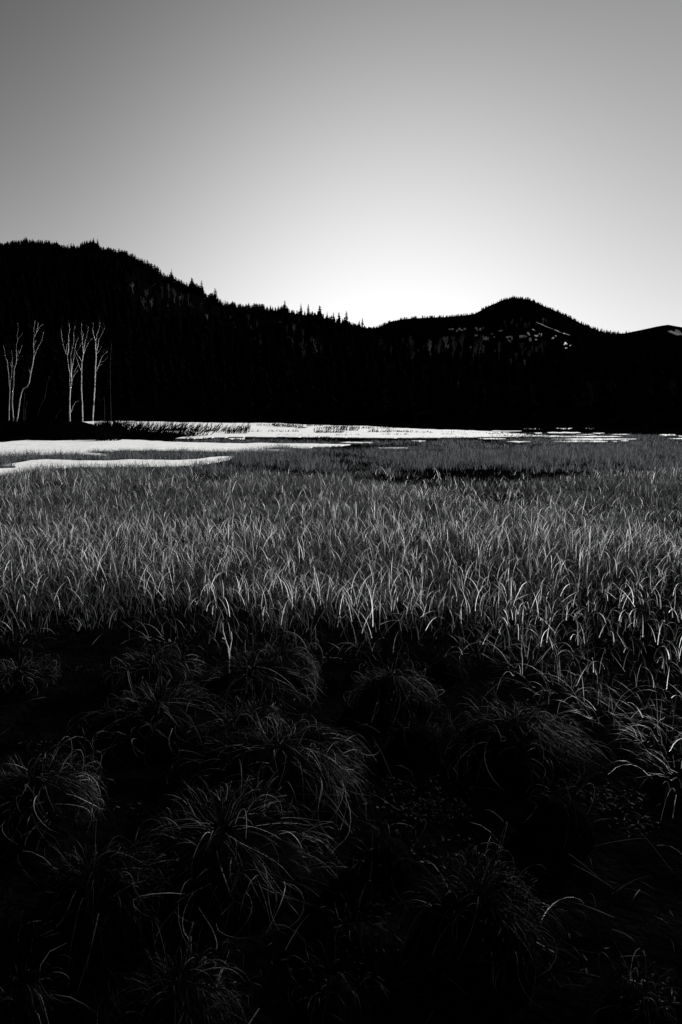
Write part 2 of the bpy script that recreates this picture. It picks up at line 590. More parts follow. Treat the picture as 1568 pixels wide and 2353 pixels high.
# ------------------------------------------------------------------ conifers
def conifer_mesh(seed, tiers=15, spread=.24, ragged=.35):
    r = random.Random(seed)
    mb = MB()
    for i in range(tiers):
        h = .10 + .86 * i / (tiers - 1)
        R = spread * (1 - h) ** .62 * r.uniform(1 - ragged, 1 + ragged * .6) + .02
        nb = 8 if h < .6 else 6
        a0 = r.uniform(0, 6.28)
        for k in range(nb):
            a = a0 + k * 2 * math.pi / nb + r.uniform(-.3, .3)
            rr = R * r.uniform(.55, 1.15)
            d = Vector((math.cos(a), math.sin(a), 0)); s = Vector((-math.sin(a), math.cos(a), 0))
            z0 = h + r.uniform(-.015, .015)
            droop = rr * r.uniform(.12, .5)
            wid = rr * r.uniform(.28, .45)
            mid = d * rr * .55 + Vector((0, 0, z0 - droop * .35))
            tip = d * rr + Vector((0, 0, z0 - droop + rr * .12))
            root = Vector((0, 0, z0 + rr * .12))
            low = mid - Vector((0, 0, rr * .22 + .012))
            mb.tri(root, mid + s * wid, tip)
            mb.tri(root, tip, mid - s * wid)
            mb.tri(mid + s * wid, low, tip)
            mb.tri(mid - s * wid, tip, low)
            mb.tri(root, low, mid + s * wid)
            mb.tri(root, mid - s * wid, low)
    return mb.mesh('crown', M_CONIFER)


def conifer_trunk():
    mb = MB()
    mb.tube([(0, 0, -.12), (0, 0, .3), (0, 0, .95)], [.022, .016, .004], 6)
    return mb.mesh('trunk', M_TRUNK)


CROWNS = [conifer_mesh(1, 15, .22), conifer_mesh(2, 17, .19), conifer_mesh(3, 13, .27), conifer_mesh(4, 16, .24, .5), conifer_mesh(5, 12, .30, .45), conifer_mesh(6, 18, .17, .4)]
LONE = conifer_mesh(31, 11, .34, .35)
TRUNK = conifer_trunk()


def conifer(loc, height, width, crown, label, group):
    e = link('conifer_tree', None)
    e.location = loc
    e.scale = (width * height, width * height, height)
    e.rotation_euler = (random.uniform(-.04, .04), random.uniform(-.04, .04), random.uniform(0, 6.28))
    tag(e, label, 'tree', group)
    link('crown', crown, e)
    link('trunk', TRUNK, e)
    return e


ltop_u = np.array([p[0] for p in LEFT_TOPS]); ltop_v = np.array([p[1] for p in LEFT_TOPS])


def ridge_tree(hill, u, vtop, y, crown=None, width=1.0, label='', group=None, clamp=(4, 19)):
    dx, dy, dz = ray(u, vtop)
    x = dx / dy * y
    zt = CAM_H + dz / dy * y
    zg = float(hill.h(x, y))
    H = min(max(zt - zg, clamp[0]), clamp[1])
    return conifer((x, y, zg - .1), H, width, crown or random.choice(CROWNS), label, group)


ZONES = [(-1, 300, 'dark conifer in the packed row along the top of the left hill', 'conifers along the left hilltop'),
         (300, 505, 'dark conifer stepping down the right shoulder of the left hill', 'conifers down the shoulder of the left hill'),
         (505, 660, 'dark conifer in the even treeline on the level middle ridge', 'conifers on the level middle ridge'),
         (660, 880, 'dark spiky conifer on the ridge running down to the saddle', 'conifers on the ridge above the saddle')]
u = 2.0
while u < 868:
    z = next(z for z in ZONES if z[0] <= u < z[1])
    v = float(np.interp(u, ltop_u, ltop_v)) + 12 * float(vnoise(u / 15.0, 3.3, 61)) + random.uniform(-3, 3) + (random.uniform(0, 9) if u > 660 else 0) + (1 if u > 690 else -2)
    ridge_tree(HL, u, v + (5 if u > 660 else 0), D_LEFT + random.uniform(-16, 4), None, random.uniform(1.4, 3.0) if u < 480 else random.uniform(1.5, 2.8), z[2], z[3])
    u += random.uniform(4, 8) if u < 690 else random.uniform(6, 12)
SPECIAL = [(495, 661, LONE, .9, 'broad tiered lone conifer where the left hill meets the middle ridge', 20),
           (463, 643, CROWNS[2], .9, 'tall pointed conifer just left of the lone tiered one on the shoulder', 20),
           (441, 636, CROWNS[3], 1., 'twin-looking conifer halfway down the left shoulder', 20),
           (395, 618, CROWNS[4], .8, 'slender stepped conifer high on the left shoulder', 20),
           (215, 545, CROWNS[4], 1.1, 'topmost bushy conifer crowning the left hill', 20), (224, 547, CROWNS[2], .9, 'pointed conifer beside the topmost bushy one on the left hill', 20),
           (60, 542, CROWNS[0], .9, 'spire conifer near the left end of the hilltop row', 20), (655, 689, CROWNS[5], 1.1, 'single spike conifer standing above the level middle ridge', 20),
           (692, 696, CROWNS[4], .8, 'open-branched conifer first in the spiky ridge group', 20), (709, 697, CROWNS[2], .9, 'thick conifer second in the spiky ridge group', 20),
           (735, 700, CROWNS[3], 1.1, 'bushy conifer at the middle of the spiky ridge group', 20), (752, 715, CROWNS[4], .8, 'smaller conifer leaning right in the spiky ridge group', 20),
           (767, 716, CROWNS[5], 1., 'thin spire conifer past the spiky ridge group', 20), (780, 717, CROWNS[3], 1., 'short wide conifer left of the top-heavy one', 20),
           (796, 713, LONE, .8, 'top-heavy conifer near the saddle with long side branches', 20), (833, 729, CROWNS[5], 1., 'thin needle-like conifer just before the saddle', 20),
           (826, 735, CROWNS[0], 1., 'low conifer left of the needle-like one by the saddle', 20)]
for u, v, cr, w, lab, mx in SPECIAL:
    ridge_tree(HL, u, v, D_LEFT - 4, cr, w, lab, None, (5, mx))
# small trees in the dip between the peaked mountain and the far hill
for k in range(26):
    u = 1366 + k * 3.5 + random.uniform(-1.2, 1.2)
    v = float(np.interp(u, [1366, 1400, 1440, 1460], [749, 757, 760, 760])) + random.uniform(-2, 4)
    y = D_MID - 6
    dx, dy, dz = ray(u, v)
    x = dx / dy * y
    zg = float(HM.h(x, y)); H = min(max(CAM_H + dz / dy * y - zg, 5), 16)
    o = link('conifer_tree', random.choice(CROWNS))
    o.location = (x, y, zg - .5); o.scale = (H * 1.1, H * 1.1, H); o.rotation_euler.z = random.uniform(0, 6)
    tag(o, 'tiny conifer in the dip between the peaked mountain and the far hill', 'tree', 'tiny conifers in the dip')


# the mass of forest on the slopes: one merged growth per hill
def forest(hill, n, s0, s1, hlo, hhi, label, tmin=.0, wfac=.26, extra=None, keep=None):
    proto = []
    for seed in range(5):
        r = np.random.default_rng(seed)
        V, Fc = [], []
        for k in range(5):
            z0 = .05 + .19 * k; z1 = z0 + .30 - .02 * k
            R = wfac * (1 - z0) ** .8
            m = 7
            b = len(V)
            for j in range(m):
                a = 2 * np.pi * j / m + k
                rr = R * r.uniform(.55, 1.25)
                V.append((np.cos(a) * rr, np.sin(a) * rr, z0 + r.uniform(-.04, .04)))
            V.append((r.uniform(-.01, .01), r.uniform(-.01, .01), min(z1, 1)))
            for j in range(m):
                Fc.append((b + j, b + (j + 1) % m, b + m))
        proto.append((np.array(V), np.array(Fc)))
    VV, FF = [], []
    off = 0
    S = rng.uniform(s0, s1, n)
    T = tmin + (1.0 - tmin) * rng.uniform(0, 1, n) ** 1.0
    if extra is not None:
        S = np.concatenate([S, extra[0]]); T = np.concatenate([T, extra[1]])
    R0 = hill.r0(S)
    Y = R0 + 6 + T * (hill.D - R0 - 6)
    X = S * Y
    Z = hill.h(X, Y)
    H = rng.uniform(hlo, hhi, len(S)) * np.where(T > .82, .55, 1) * np.clip(.45 + Y / hill.D * 1.2, .5, 1.)
    for i in range(len(S)):
        if keep is not None and not keep(X[i], Y[i], Z[i], H[i]):
            continue
        v, f = proto[i % 5]
        a = i * 1.7
        c, s_ = math.cos(a), math.sin(a)
        p = np.stack([(v[:, 0] * c - v[:, 1] * s_) * H[i] + X[i], (v[:, 0] * s_ + v[:, 1] * c) * H[i] + Y[i], v[:, 2] * H[i] + Z[i] - .3], -1)
        VV.append(p); FF.append(f + off); off += len(v)
    o = link('conifer_forest', mesh_np('conifer_forest', np.concatenate(VV), np.concatenate(FF), M_CONIFER))
    tag(o, label, 'forest', kind='stuff')


BARE_WIN = [(300, 500, 640, 720), (520, 700, 690, 738), (560, 610, 770, 832), (668, 742, 770, 834), (862, 1010, 775, 842), (1010, 1110, 770, 838), (1120, 1250, 790, 852), (1180, 1232, 858, 935), (1330, 1402, 842, 940), (1505, 1540, 850, 950)]


def keep_left(x, y, z, h):
    a = project(np.array([x, y, z + h])); b = project(np.array([x, y, z]))
    for x0, x1, y0, y1 in BARE_WIN:
        if x0 - 6 < a[0] < x1 + 6 and a[1] < y1 - 6 and b[1] > y0 + 8:
            return rng_keep.random() < .18
    return True


rng_keep = random.Random(5)
ex_s = np.concatenate([np.linspace(-.75, .05, 300), np.linspace(.05, .8, 160)])
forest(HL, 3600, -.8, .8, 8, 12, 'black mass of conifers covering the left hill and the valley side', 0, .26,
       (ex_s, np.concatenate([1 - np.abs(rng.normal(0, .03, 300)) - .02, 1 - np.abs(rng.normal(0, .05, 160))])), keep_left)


MID_SNOW_WIN = [(1025, 745, 1130, 782), (1130, 752, 1255, 790), (1230, 738, 1315, 812), (1075, 795, 1090, 806)]


def keep_mid(x, y, z, h):
    a = project(np.array([x, y, z + h * .5]))
    for x0, y0, x1, y1 in MID_SNOW_WIN:
        if x0 < a[0] < x1 and y0 < a[1] < y1:
            return False
    return True


mid_s = rng.uniform(-.1, .6, 700)
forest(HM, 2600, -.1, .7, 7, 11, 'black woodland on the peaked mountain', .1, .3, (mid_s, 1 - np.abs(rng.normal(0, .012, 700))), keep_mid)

# ------------------------------------------------------------------ bare deciduous trees
def bare_mesh(seed, thin=.0028, levels=4, up=.75, mat=None):
    """unit-height leafless tree; returns trunk mesh and crown mesh"""
    r = random.Random(seed)
    tk, cr = MB(), MB()
    lean = Vector((r.uniform(-.08, .08), r.uniform(-.08, .08), 0))
    p = Vector((0, 0, -.02)); pts = [p]
    fork = r.uniform(.28, .42)
    for i in range(3):
        p = p + Vector((0, 0, fork / 3)) + lean * .3 + Vector((r.uniform(-.008, .008), r.uniform(-.008, .008), 0))
        pts.append(p)
    tk.tube(pts, [.014, .011, .009, .008], 5)

    def grow(p, d, length, rad, lev):
        q = [p]; dd = d.copy()
        n = 3
        for i in range(n):
            dd = (dd + Vector((r.uniform(-.18, .18), r.uniform(-.18, .18), r.uniform(.0, .22)))).normalized()
            q.append(q[-1] + dd * length / n)
        rr = [max(rad * (1 - .25 * i), thin) for i in range(n + 1)]
        cr.tube(q, rr, 3, False)
        if lev <= 0: return
        for k in range(r.choice([2, 3, 3])):
            j = r.choice([1, 2, 3, 3])
            a = r.uniform(0, 6.28)
            side = Vector((math.cos(a), math.sin(a), r.uniform(.1, .5)))
            nd = (dd * up + side * r.uniform(.3, .55)).normalized()
            grow(q[j], nd, length * r.uniform(.55, .8), rad * .62, lev - 1)
    for k in range(r.choice([3, 4])):
        a = r.uniform(0, 6.28)
        d = Vector((math.cos(a) * .35, math.sin(a) * .35, 1)).normalized()
        grow(pts[-1 - (k % 2)], d, r.uniform(.2, .28), .0075, levels - 1)
    return tk.mesh('trunk', mat or M_BARE), cr.mesh('crown', mat or M_BARE)


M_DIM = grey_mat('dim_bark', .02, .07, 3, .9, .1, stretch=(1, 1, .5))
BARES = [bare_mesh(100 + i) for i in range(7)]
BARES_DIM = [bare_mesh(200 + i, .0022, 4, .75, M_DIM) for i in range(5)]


def bare_tree(loc, H, label, group, w=1.0, dim=False):
    e = link('bare_tree', None)
    e.location = loc
    e.scale = (H * w, H * w, H)
    e.rotation_euler = (0, 0, random.uniform(0, 6.28))
    tag(e, label, 'tree', group)
    t, c = random.choice(BARES_DIM if dim else BARES)
    link('trunk', t, e); link('crown', c, e)
    return e


def bare_at(hill, u, vtop, vbase, label, group, w=1.0, y=None, dim=False):
    if y is None:
        p = hill.hit(u, vbase)
    else:
        dx, dy, dz = ray(u, vbase)
        p = np.array([dx / dy * y, y, 0]); p[2] = float(hill.h(p[0], y))
    zt = CAM_H + ray(u, vtop)[2] / ray(u, vtop)[1] * p[1]
    return bare_tree((p[0], p[1] - 2, p[2] - .3), max(zt - p[2], 2.5), label, group, w, dim)


BG = [((300, 500), (665, 720), 20, 34, 'faint grey leafless tree among conifers on the shoulder of the left hill', 'bare trees on the left hill shoulder'),
      ((520, 700), (726, 752), 14, 32, 'faint grey leafless tree below the level middle ridge', 'bare trees below the middle ridge'),
      ((560, 610), (795, 830), 5, 34, 'faint grey leafless tree left of centre in the valley woodland', 'bare trees in the valley, left'),
      ((668, 742), (790, 832), 14, 40, 'faint grey leafless tree in the centre clump of the valley woodland', 'bare trees in the centre clump'),
      ((862, 1010), (800, 840), 22, 42, 'faint grey leafless tree in the long pale stand below the mountain, left part', 'bare trees in the pale stand, left part'),
      ((1010, 1110), (790, 835), 18, 40, 'faint grey leafless tree in the long pale stand below the mountain, right part', 'bare trees in the pale stand, right part'),
      ((1120, 1250), (805, 850), 14, 38, 'dim leafless tree on the lower slope under the mountain snow', 'bare trees under the mountain snow')]
for (u0, u1), (v0, v1), n, h, lab, grp in BG:
    for k in range(n):
        u = random.uniform(u0, u1); v = random.uniform(v0, v1)
        if u0 < 540:
            v = max(v, float(np.interp(u, ltop_u, ltop_v)) + random.uniform(46, 80))
        bare_at(HL, u, v - h * random.uniform(.55, 1.1), v, lab, grp, random.uniform(.6, 1.0))
for k in range(16):
    u = random.uniform(1145, 1260); v = random.uniform(742, 760)
    bare_at(HM, u, v - 18 * random.uniform(.7, 1.1), v, 'tiny pale leafless tree on the mountain face under the peak', 'bare trees on the mountain face', .9)
for u, vt, y in [(506, 683, 618), (516, 684, 615), (522, 688, 618)]:
    bare_at(HL, u, vt, 712, 'feathery leafless tree on the skyline right of the lone tiered conifer', 'bare trees beside the lone conifer', 1.3, y)
for u, vt in [(78, 551), (98, 551), (112, 549), (166, 556), (160, 557)]:
    bare_at(HL, u, vt, 575, 'wispy leafless tree poking from the left hilltop row', 'bare trees in the hilltop row', 1.2, 618)
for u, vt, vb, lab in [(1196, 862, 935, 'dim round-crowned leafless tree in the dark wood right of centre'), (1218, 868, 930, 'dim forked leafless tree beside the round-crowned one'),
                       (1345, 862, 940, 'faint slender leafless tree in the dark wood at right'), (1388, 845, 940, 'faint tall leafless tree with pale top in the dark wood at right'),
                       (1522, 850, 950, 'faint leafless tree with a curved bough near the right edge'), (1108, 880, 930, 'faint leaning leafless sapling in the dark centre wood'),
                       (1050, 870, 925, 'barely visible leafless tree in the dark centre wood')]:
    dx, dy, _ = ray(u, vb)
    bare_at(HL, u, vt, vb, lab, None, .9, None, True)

# ------------------------------------------------------------------ white birches on the left shore
def crop_px(a, b):
    return a * .1771, 718.7 + b * .1771


def birch(paths, trunk_r, label, depth, seed, mat=None, limb_r=None, name='birch_tree'):
    r = random.Random(seed)
    base_u, base_v = crop_px(*paths[0][0])
    def wpt(a, b, y):
        u, v = crop_px(a, b)
        dx, dy, dz = ray(u, v)
        return Vector((dx / dy * y, y, CAM_H + dz / dy * y))
    root = wpt(*paths[0][0], depth)
    zg = float(gz(root.x, depth))
    e = link(name, None, None, (root.x, depth, zg))
    tag(e, label, 'tree')
    ys = {}
    for i, path in enumerate(paths):
        # depth wanders along limbs so that the tree is round
        y0 = depth
        if i:
            best, bd = depth, 1e9
            for (a, b), yy in ys.items():
                d = (a - path[0][0]) ** 2 + (b - path[0][1]) ** 2
                if d < bd: bd, best = d, yy
            y0 = best
        slope = 0 if i == 0 else r.uniform(-.5, .5)
        pts = []
        L = 0
        for k, (a, b) in enumerate(path):
            if k: L += math.hypot(a - path[k - 1][0], b - path[k - 1][1]) * .0122
            yy = y0 + slope * L
            ys[(a, b)] = yy
            pts.append(wpt(a, b, yy))
        if i == 0:
            pts[0].z = zg - .2
        # resample with a little wobble
        q = []
        for k in range(len(pts) - 1):
            m = max(2, int((pts[k + 1] - pts[k]).length / .35))
            for j in range(m):
                t = j / m
                w = pts[k].lerp(pts[k + 1], t)
                q.append(w + Vector((r.uniform(-1, 1), r.uniform(-1, 1), 0)) * (.018 if j else 0))
        q.append(pts[-1])
        n = len(q)
        if i == 0:
            rad = [trunk_r * (1 - .38 * k / (n - 1)) * r.uniform(.95, 1.05) for k in range(n)]
        else:
            r0 = (limb_r or trunk_r * .34) * min(1, .45 + L / 6)
            rad = [max(r0 * (1 - .8 * k / (n - 1)), .011) for k in range(n)]
        mb = MB()
        mb.tube([p - e.location for p in q], rad, 8 if i == 0 else 5)
        b_ = link('trunk' if i == 0 else 'branch', mb.mesh('trunk' if i == 0 else 'branch', mat or M_BIRCH, True), e)
        if i and mat is None and L > 2.2:
            tw = MB()
            for k in range(int(L * 2.2)):
                j = r.randrange(n // 3, n)
                d = Vector((r.uniform(-.5, .5), r.uniform(-.5, .5), r.uniform(.5, 1))).normalized()
                a0 = q[j] - e.location
                ln = r.uniform(.4, 1.0)
                tw.tube([a0, a0 + d * ln * .5, a0 + d * ln + Vector((r.uniform(-.1, .1), 0, .05))], [.012, .010, .006], 3, False)
            if tw.v:
                t_ = link('twig', tw.mesh('twig', M_BARE), b_)
                t_['kind'] = 'stuff'
    return e


B1 = [[(908, 1430), (905, 1200), (910, 1040), (914, 1000)], [(912, 1010), (905, 870), (910, 800), (890, 700), (880, 600), (875, 555), (850, 515), (825, 440), (805, 330), (800, 260), (787, 207)],
      [(875, 555), (888, 500), (893, 380), (890, 300), (908, 200), (895, 130)], [(852, 515), (880, 390)], [(915, 1000), (930, 920), (922, 800), (925, 700), (920, 545), (945, 450), (960, 380), (957, 260), (970, 210), (975, 170)],
      [(925, 850), (935, 720), (960, 580), (970, 480), (985, 400), (1020, 320)], [(928, 950), (945, 840), (1015, 742)], [(965, 770), (1015, 680)], [(910, 1040), (940, 1018)], [(925, 1290), (950, 1210), (985, 1155), (1030, 1142)]]
B2 = [[(1075, 1430), (1068, 1150), (1058, 1000), (1058, 800), (1062, 650), (1075, 580), (1083, 530)], [(1083, 530), (1073, 420), (1068, 330), (1063, 240), (1060, 125)], [(1085, 520), (1100, 400), (1125, 310), (1140, 240), (1145, 185)],
      [(1085, 540), (1120, 450), (1150, 390), (1200, 330)], [(1068, 350), (1085, 270)], [(1068, 370), (1020, 480), (980, 550)], [(1055, 755), (1020, 660), (980, 550)], [(1058, 630), (1020, 560), (970, 480)]]
B3 = [[(1206, 1425), (1212, 1280), (1225, 1080), (1233, 930), (1240, 700), (1248, 560), (1240, 450), (1243, 370)], [(1243, 370), (1215, 290), (1205, 220), (1210, 130)], [(1243, 370), (1260, 280), (1290, 200), (1298, 120)], [(1248, 550), (1290, 490), (1325, 430)],
      [(1250, 510), (1270, 440), (1285, 340), (1300, 320), (1330, 260), (1360, 190)], [(1250, 760), (1300, 630), (1330, 560), (1400, 500)], [(1255, 720), (1325, 665)], [(1300, 640), (1345, 630), (1405, 570)]]
B4 = [[(216, 1390), (245, 1250), (260, 1130), (280, 1040), (303, 985), (350, 963), (380, 910), (398, 800), (430, 650), (440, 580)], [(440, 580), (465, 520), (490, 460), (550, 350), (570, 250)], [(438, 590), (442, 500), (432, 390), (447, 310), (440, 220), (450, 150), (460, 100)],
      [(447, 310), (490, 230), (520, 180), (560, 150)], [(435, 430), (465, 360)], [(400, 790), (375, 735)], [(470, 270), (490, 190), (495, 120)]]
B5 = [[(174, 1420), (172, 1350), (160, 1220), (160, 1100), (172, 980), (180, 880), (177, 830), (183, 740), (190, 715), (208, 660), (215, 600)], [(215, 600), (212, 500), (215, 400), (230, 360), (222, 300), (235, 220), (232, 130)], [(190, 715), (160, 680), (150, 630)],
      [(215, 630), (245, 590), (300, 562)], [(218, 600), (240, 555)], [(215, 570), (245, 490)], [(250, 530), (275, 460), (290, 420)], [(230, 350), (300, 260)], [(178, 820), (202, 796)]]
B6 = [[(116, 1415), (120, 1150), (130, 1030), (135, 890), (152, 820)], [(152, 820), (158, 720), (125, 640)], [(150, 830), (156, 700), (165, 600), (150, 480)]]
B7 = [[(118, 1400), (125, 1000), (112, 775), (100, 690), (95, 625)], [(95, 625), (66, 550), (60, 480), (40, 420)], [(66, 560), (0, 560), (-60, 580)]]
birch(B1, .115, 'forked white birch, thickest of the three trunks left of the shrubs', 108, 1)
birch(B2, .085, 'straight white birch in the middle of the three trunks', 107, 2)
birch(B3, .095, 'white birch with drooping right boughs, rightmost of the three trunks', 110, 3)
birch(B4, .085, 'leaning curved white birch with an elbow halfway up', 108, 4)
birch(B5, .095, 'white birch with a wishbone fork near the left edge', 106, 5, M_BIRCH_GREY)
birch(B6, .07, 'thin broken-looking birch close beside the wishbone birch', 109, 6, M_BIRCH_GREY)
birch(B7, .055, 'thin birch nearest the left edge with a level bough', 111, 7, M_BIRCH_GREY)
SAP = [([[(450, 1385), (520, 1230), (585, 1100), (605, 960), (640, 820)]], 'thin dim sapling leaning right between the two birch groups'), ([[(705, 1395), (740, 1320), (795, 1255)]], 'short thin sapling leaning right left of the forked birch'),
       ([[(300, 1335), (312, 1180), (322, 1040)]], 'dim upright sapling right of the leaning birch foot'), ([[(318, 1335), (335, 1250), (348, 1150)]], 'dim slightly bent sapling right of the leaning birch foot'),
       ([[(1440, 1300), (1434, 940), (1430, 700), (1440, 520), (1452, 390)]], 'tall dim dark-barked tree right of the three white birches'), ([[(1355, 1350), (1362, 1200), (1350, 1085)]], 'dim stump-like sapling right of the birches')]
for i, (p, lab) in enumerate(SAP):
    birch(p, .03, lab, 104, 40 + i, M_DIM, .02, 'sapling')

# ------------------------------------------------------------------ dark leafless shrubs on the snow edge
def shrub(u, v, w_px, h_px, n, label, lean=.55):
    p = ground_pt(u, v)
    sc = math.hypot(p[0], p[1]) / F
    w, h = w_px * sc, h_px * sc
    mb = MB()
    r = random.Random(int(u * 7 + v))
    thick = .010 + .00026 * p[1]
    for k in range(n):
        x = r.uniform(-.5, .5) * w; y = r.uniform(-.5, .5) * min(w, 3)
        L = h * r.uniform(.45, 1.1)
        d = Vector((lean * r.uniform(.2, 1.8) - .15, r.uniform(-.35, .35), 1)).normalized()
        q = [Vector((x, y, -.1))]
        for j in range(4):
            d = (d + Vector((r.uniform(-.12, .16), r.uniform(-.12, .12), .02))).normalized()
            q.append(q[-1] + d * L / 3)
        mb.tube(q, [thick * f for f in (1.2, 1., .8, .6, .35)], 3, False)
        if r.random() < .6:
            dd = (d + Vector((r.uniform(-.6, .6), r.uniform(-.4, .4), .1))).normalized()
            mb.tube([q[2], q[2] + dd * L * .25, q[2] + dd * L * .45 + Vector((0, 0, L * .05))], [thick * .7, thick * .6, thick * .3], 3, False)
    o = link('leafless_shrub', mb.mesh('leafless_shrub', M_TWIG))
    o.location = p
    tag(o, label[0], 'shrub', label[1])


SH_A = ('leafless dark shrub in the thicket along the left snow shore', 'shrubs in the left shore thicket')
SH_B = ('dark twiggy shrub leaning right in front of the snow field', 'leaning shrubs in front of the snow field')
SH_C = ('low dark leafless shrub at the foot of the forest on the right', 'low shrubs along the right forest edge')
for k in range(34):
    shrub(random.uniform(-30, 260), random.choice([1012, 1007, 1000, 993]) + random.uniform(-2, 2), 50, random.uniform(20, 30), 90, SH_A, .35)
for k in range(24):
    shrub(225 + k * 10 + random.uniform(-4, 4), 1011 - k * .3 - random.uniform(0, 4), 40, random.uniform(26, 40) * (1 - .015 * k), 30 - k // 2, SH_B, .95)
for k in range(26):
    shrub(235 + k * 12.5 + random.uniform(-4, 4), 993 + random.uniform(-4, 2), 40, random.uniform(24, 36) * (1 - .014 * k), 24 - k // 2, SH_B, .95)
for u, v, w, h, n, lab in [(542, 997, 46, 15, 46, 'dark shrub clump left of the open snow'), (556, 988, 30, 16, 34, 'taller twiggy shrub behind the clump left of the open snow'), (578, 993, 36, 8, 26, 'low dark shrub tail right of the left clump'),
                           (645, 981, 34, 11, 36, 'leaning shrub at the back of the snow, left of centre'), (676, 982, 40, 12, 40, 'thick dark shrub at the back of the snow, left of centre'), (720, 980, 40, 9, 28, 'flat dark shrub at the forest foot near the centre'),
                           (752, 995, 64, 12, 60, 'broad dark shrub island in the middle of the snow'), (800, 990, 44, 14, 40, 'arching twiggy shrub right of the broad shrub island'), (770, 988, 40, 14, 32, 'twiggy shrub just behind the broad shrub island'),
                           (870, 994, 52, 10, 52, 'dark shrub right of the arching one on the snow'), (922, 994, 34, 6, 22, 'small dark shrub on the snow right of centre'), (985, 996, 30, 5, 18, 'tiny dark shrub on the right half of the snow'),
                           (735, 1002, 20, 5, 10, 'small twig patch at the front of the snow')]:
    shrub(u, v, w, h, n, (lab, None))
SH_D = ('thin dark strip of stubble poking through the broad snow field', 'dark stubble strips on the broad snow field')
for k in range(38):
    u = random.uniform(620, 1290)
    top = float(np.interp(u, [620, 760, 900, 1050, 1170, 1300], [978, 981, 986, 991, 997, 1003])); bot = float(np.interp(u, [620, 900, 1160, 1300], [1006, 1009, 1007, 1006]))
    t = random.random() ** 1.6 if u < 900 else random.random()
    shrub(u, top + (bot - top) * t, random.uniform(24, 100), random.uniform(3.5, 7), 60, SH_D, .5)
for k in range(20):
    shrub(random.uniform(420, 1150), random.uniform(1009, 1014), 90, 6, 60, ('low dark strip of stubble at the near rim of the broad snow field', 'dark stubble at the snow rim'), .3)
for k in range(34):
    u = 690 + k * 27 + random.uniform(-8, 8)
    v = float(np.interp(u, [690, 860, 1200, 1568], [975, 981, 989, 1001])) + random.uniform(-3, 0)
    shrub(u, v, 44, random.uniform(9, 18), 34, SH_C, .25)

# ------------------------------------------------------------------ grass
def ribbons(base, phi, L, th0, kap, w, K, twist=None, power=2.0):
    """curved leaf ribbons; returns V (N*(K+1)*2,3), Q"""
    N = len(L)
    t = np.linspace(0, 1, K + 1)
    tm = (t[1:] + t[:-1]) / 2
    ang = th0[:, None] + kap[:, None] * tm[None, :] ** power
    ds = (L / K)[:, None]
    r = np.concatenate([np.zeros((N, 1)), np.cumsum(np.sin(ang) * ds, 1)], 1)
    z = np.concatenate([np.zeros((N, 1)), np.cumsum(np.cos(ang) * ds, 1)], 1)
    tw = (twist if twist is not None else np.zeros(N))
    sx, sy = -np.sin(phi + tw), np.cos(phi + tw)
    P = np.stack([base[:, 0:1] + r * np.cos(phi)[:, None], base[:, 1:2] + r * np.sin(phi)[:, None], base[:, 2:3] + z], -1)
    ww = w[:, None] * np.clip(1.0 - t[None, :] ** 2.2, .06, 1) * .5
    side = np.stack([sx, sy, np.zeros(N)], -1)[:, None, :] * ww[..., None]
    V = np.stack([P - side, P + side], 2)          # N,K+1,2,3
    b = (np.arange(N) * (K + 1) * 2)[:, None] + (np.arange(K) * 2)[None, :]
    Q = np.stack([b, b + 1, b + 3, b + 2], -1).reshape(-1, 4)
    return V, Q


edge_px = [(-700, 1440), (-300, 1445), (0, 1452), (200, 1438), (350, 1462), (600, 1490), (900, 1492), (1080, 1485), (1170, 1510), (1250, 1575), (1400, 1640), (1500, 1710), (1568, 1790), (1750, 1900), (1950, 2050)]
ew = np.array([ground_pt(u, v)[:2] for u, v in edge_px])
edge_s = ew[:, 0] / ew[:, 1]; edge_y = ew[:, 1]
o_ = np.argsort(edge_s); edge_s, edge_y = edge_s[o_], edge_y[o_]

HOLLOWS = [(1075, 1094, 200, 15), (1010, 1090, 120, 9), (725, 1090, 36, 6), (640, 1084, 60, 4), (360, 1093, 30, 5), (560, 1075, 60, 4), (820, 1083, 70, 5), (655, 1009, 140, 3.4), (880, 1013, 170, 2.6), (880, 1027, 140, 3.8), (780, 1031, 130, 4.0),
           (1120, 1033, 80, 3.5), (960, 1038, 90, 3), (1300, 1072, 60, 4), (1420, 1068, 70, 3.5), (1230, 1056, 80, 3), (1500, 1053, 60, 3), (1460, 1085, 50, 5), (1540, 1066, 40, 4),
           (700, 1140, 70, 7), (300, 1135, 60, 6), (1350, 1130, 70, 7), (870, 1105, 90, 6), (130, 1120, 50, 6), (480, 1100, 60, 5)]


def thin_mask(px):
    """share of growth kept at picture points: none on snow, little in hollows"""
    k = np.ones(len(px))
    for pi_, poly in enumerate(SNOW_POLYS):
        a = np.array(poly)
        if pi_ >= 2:                       # short growth right in front of the thin far snow is trodden flat
            a2 = a + np.array([0, 5.0]); poly2 = [tuple(q) for q in a2]
            box = (px[:, 0] > a2[:, 0].min()) & (px[:, 0] < a2[:, 0].max()) & (px[:, 1] > a2[:, 1].min()) & (px[:, 1] < a2[:, 1].max())
            i = np.where(box)[0]
            if len(i):
                k[i[in_poly(px[i], poly2)]] = 0
        box = (px[:, 0] > a[:, 0].min()) & (px[:, 0] < a[:, 0].max()) & (px[:, 1] > a[:, 1].min()) & (px[:, 1] < a[:, 1].max())
        i = np.where(box)[0]
        if len(i):
            k[i[in_poly(px[i], poly)]] = 0
    for u, v, a, b in HOLLOWS:
        d = ((px[:, 0] - u) / a) ** 2 + ((px[:, 1] - v) / b) ** 2 + (vnoise(px[:, 0] / 14, px[:, 1] / 3.5, 90) - .5) * 1.3
        k = np.minimum(k, np.clip(.05 + (d - .7) * 1.2, .05, 1))
    return k


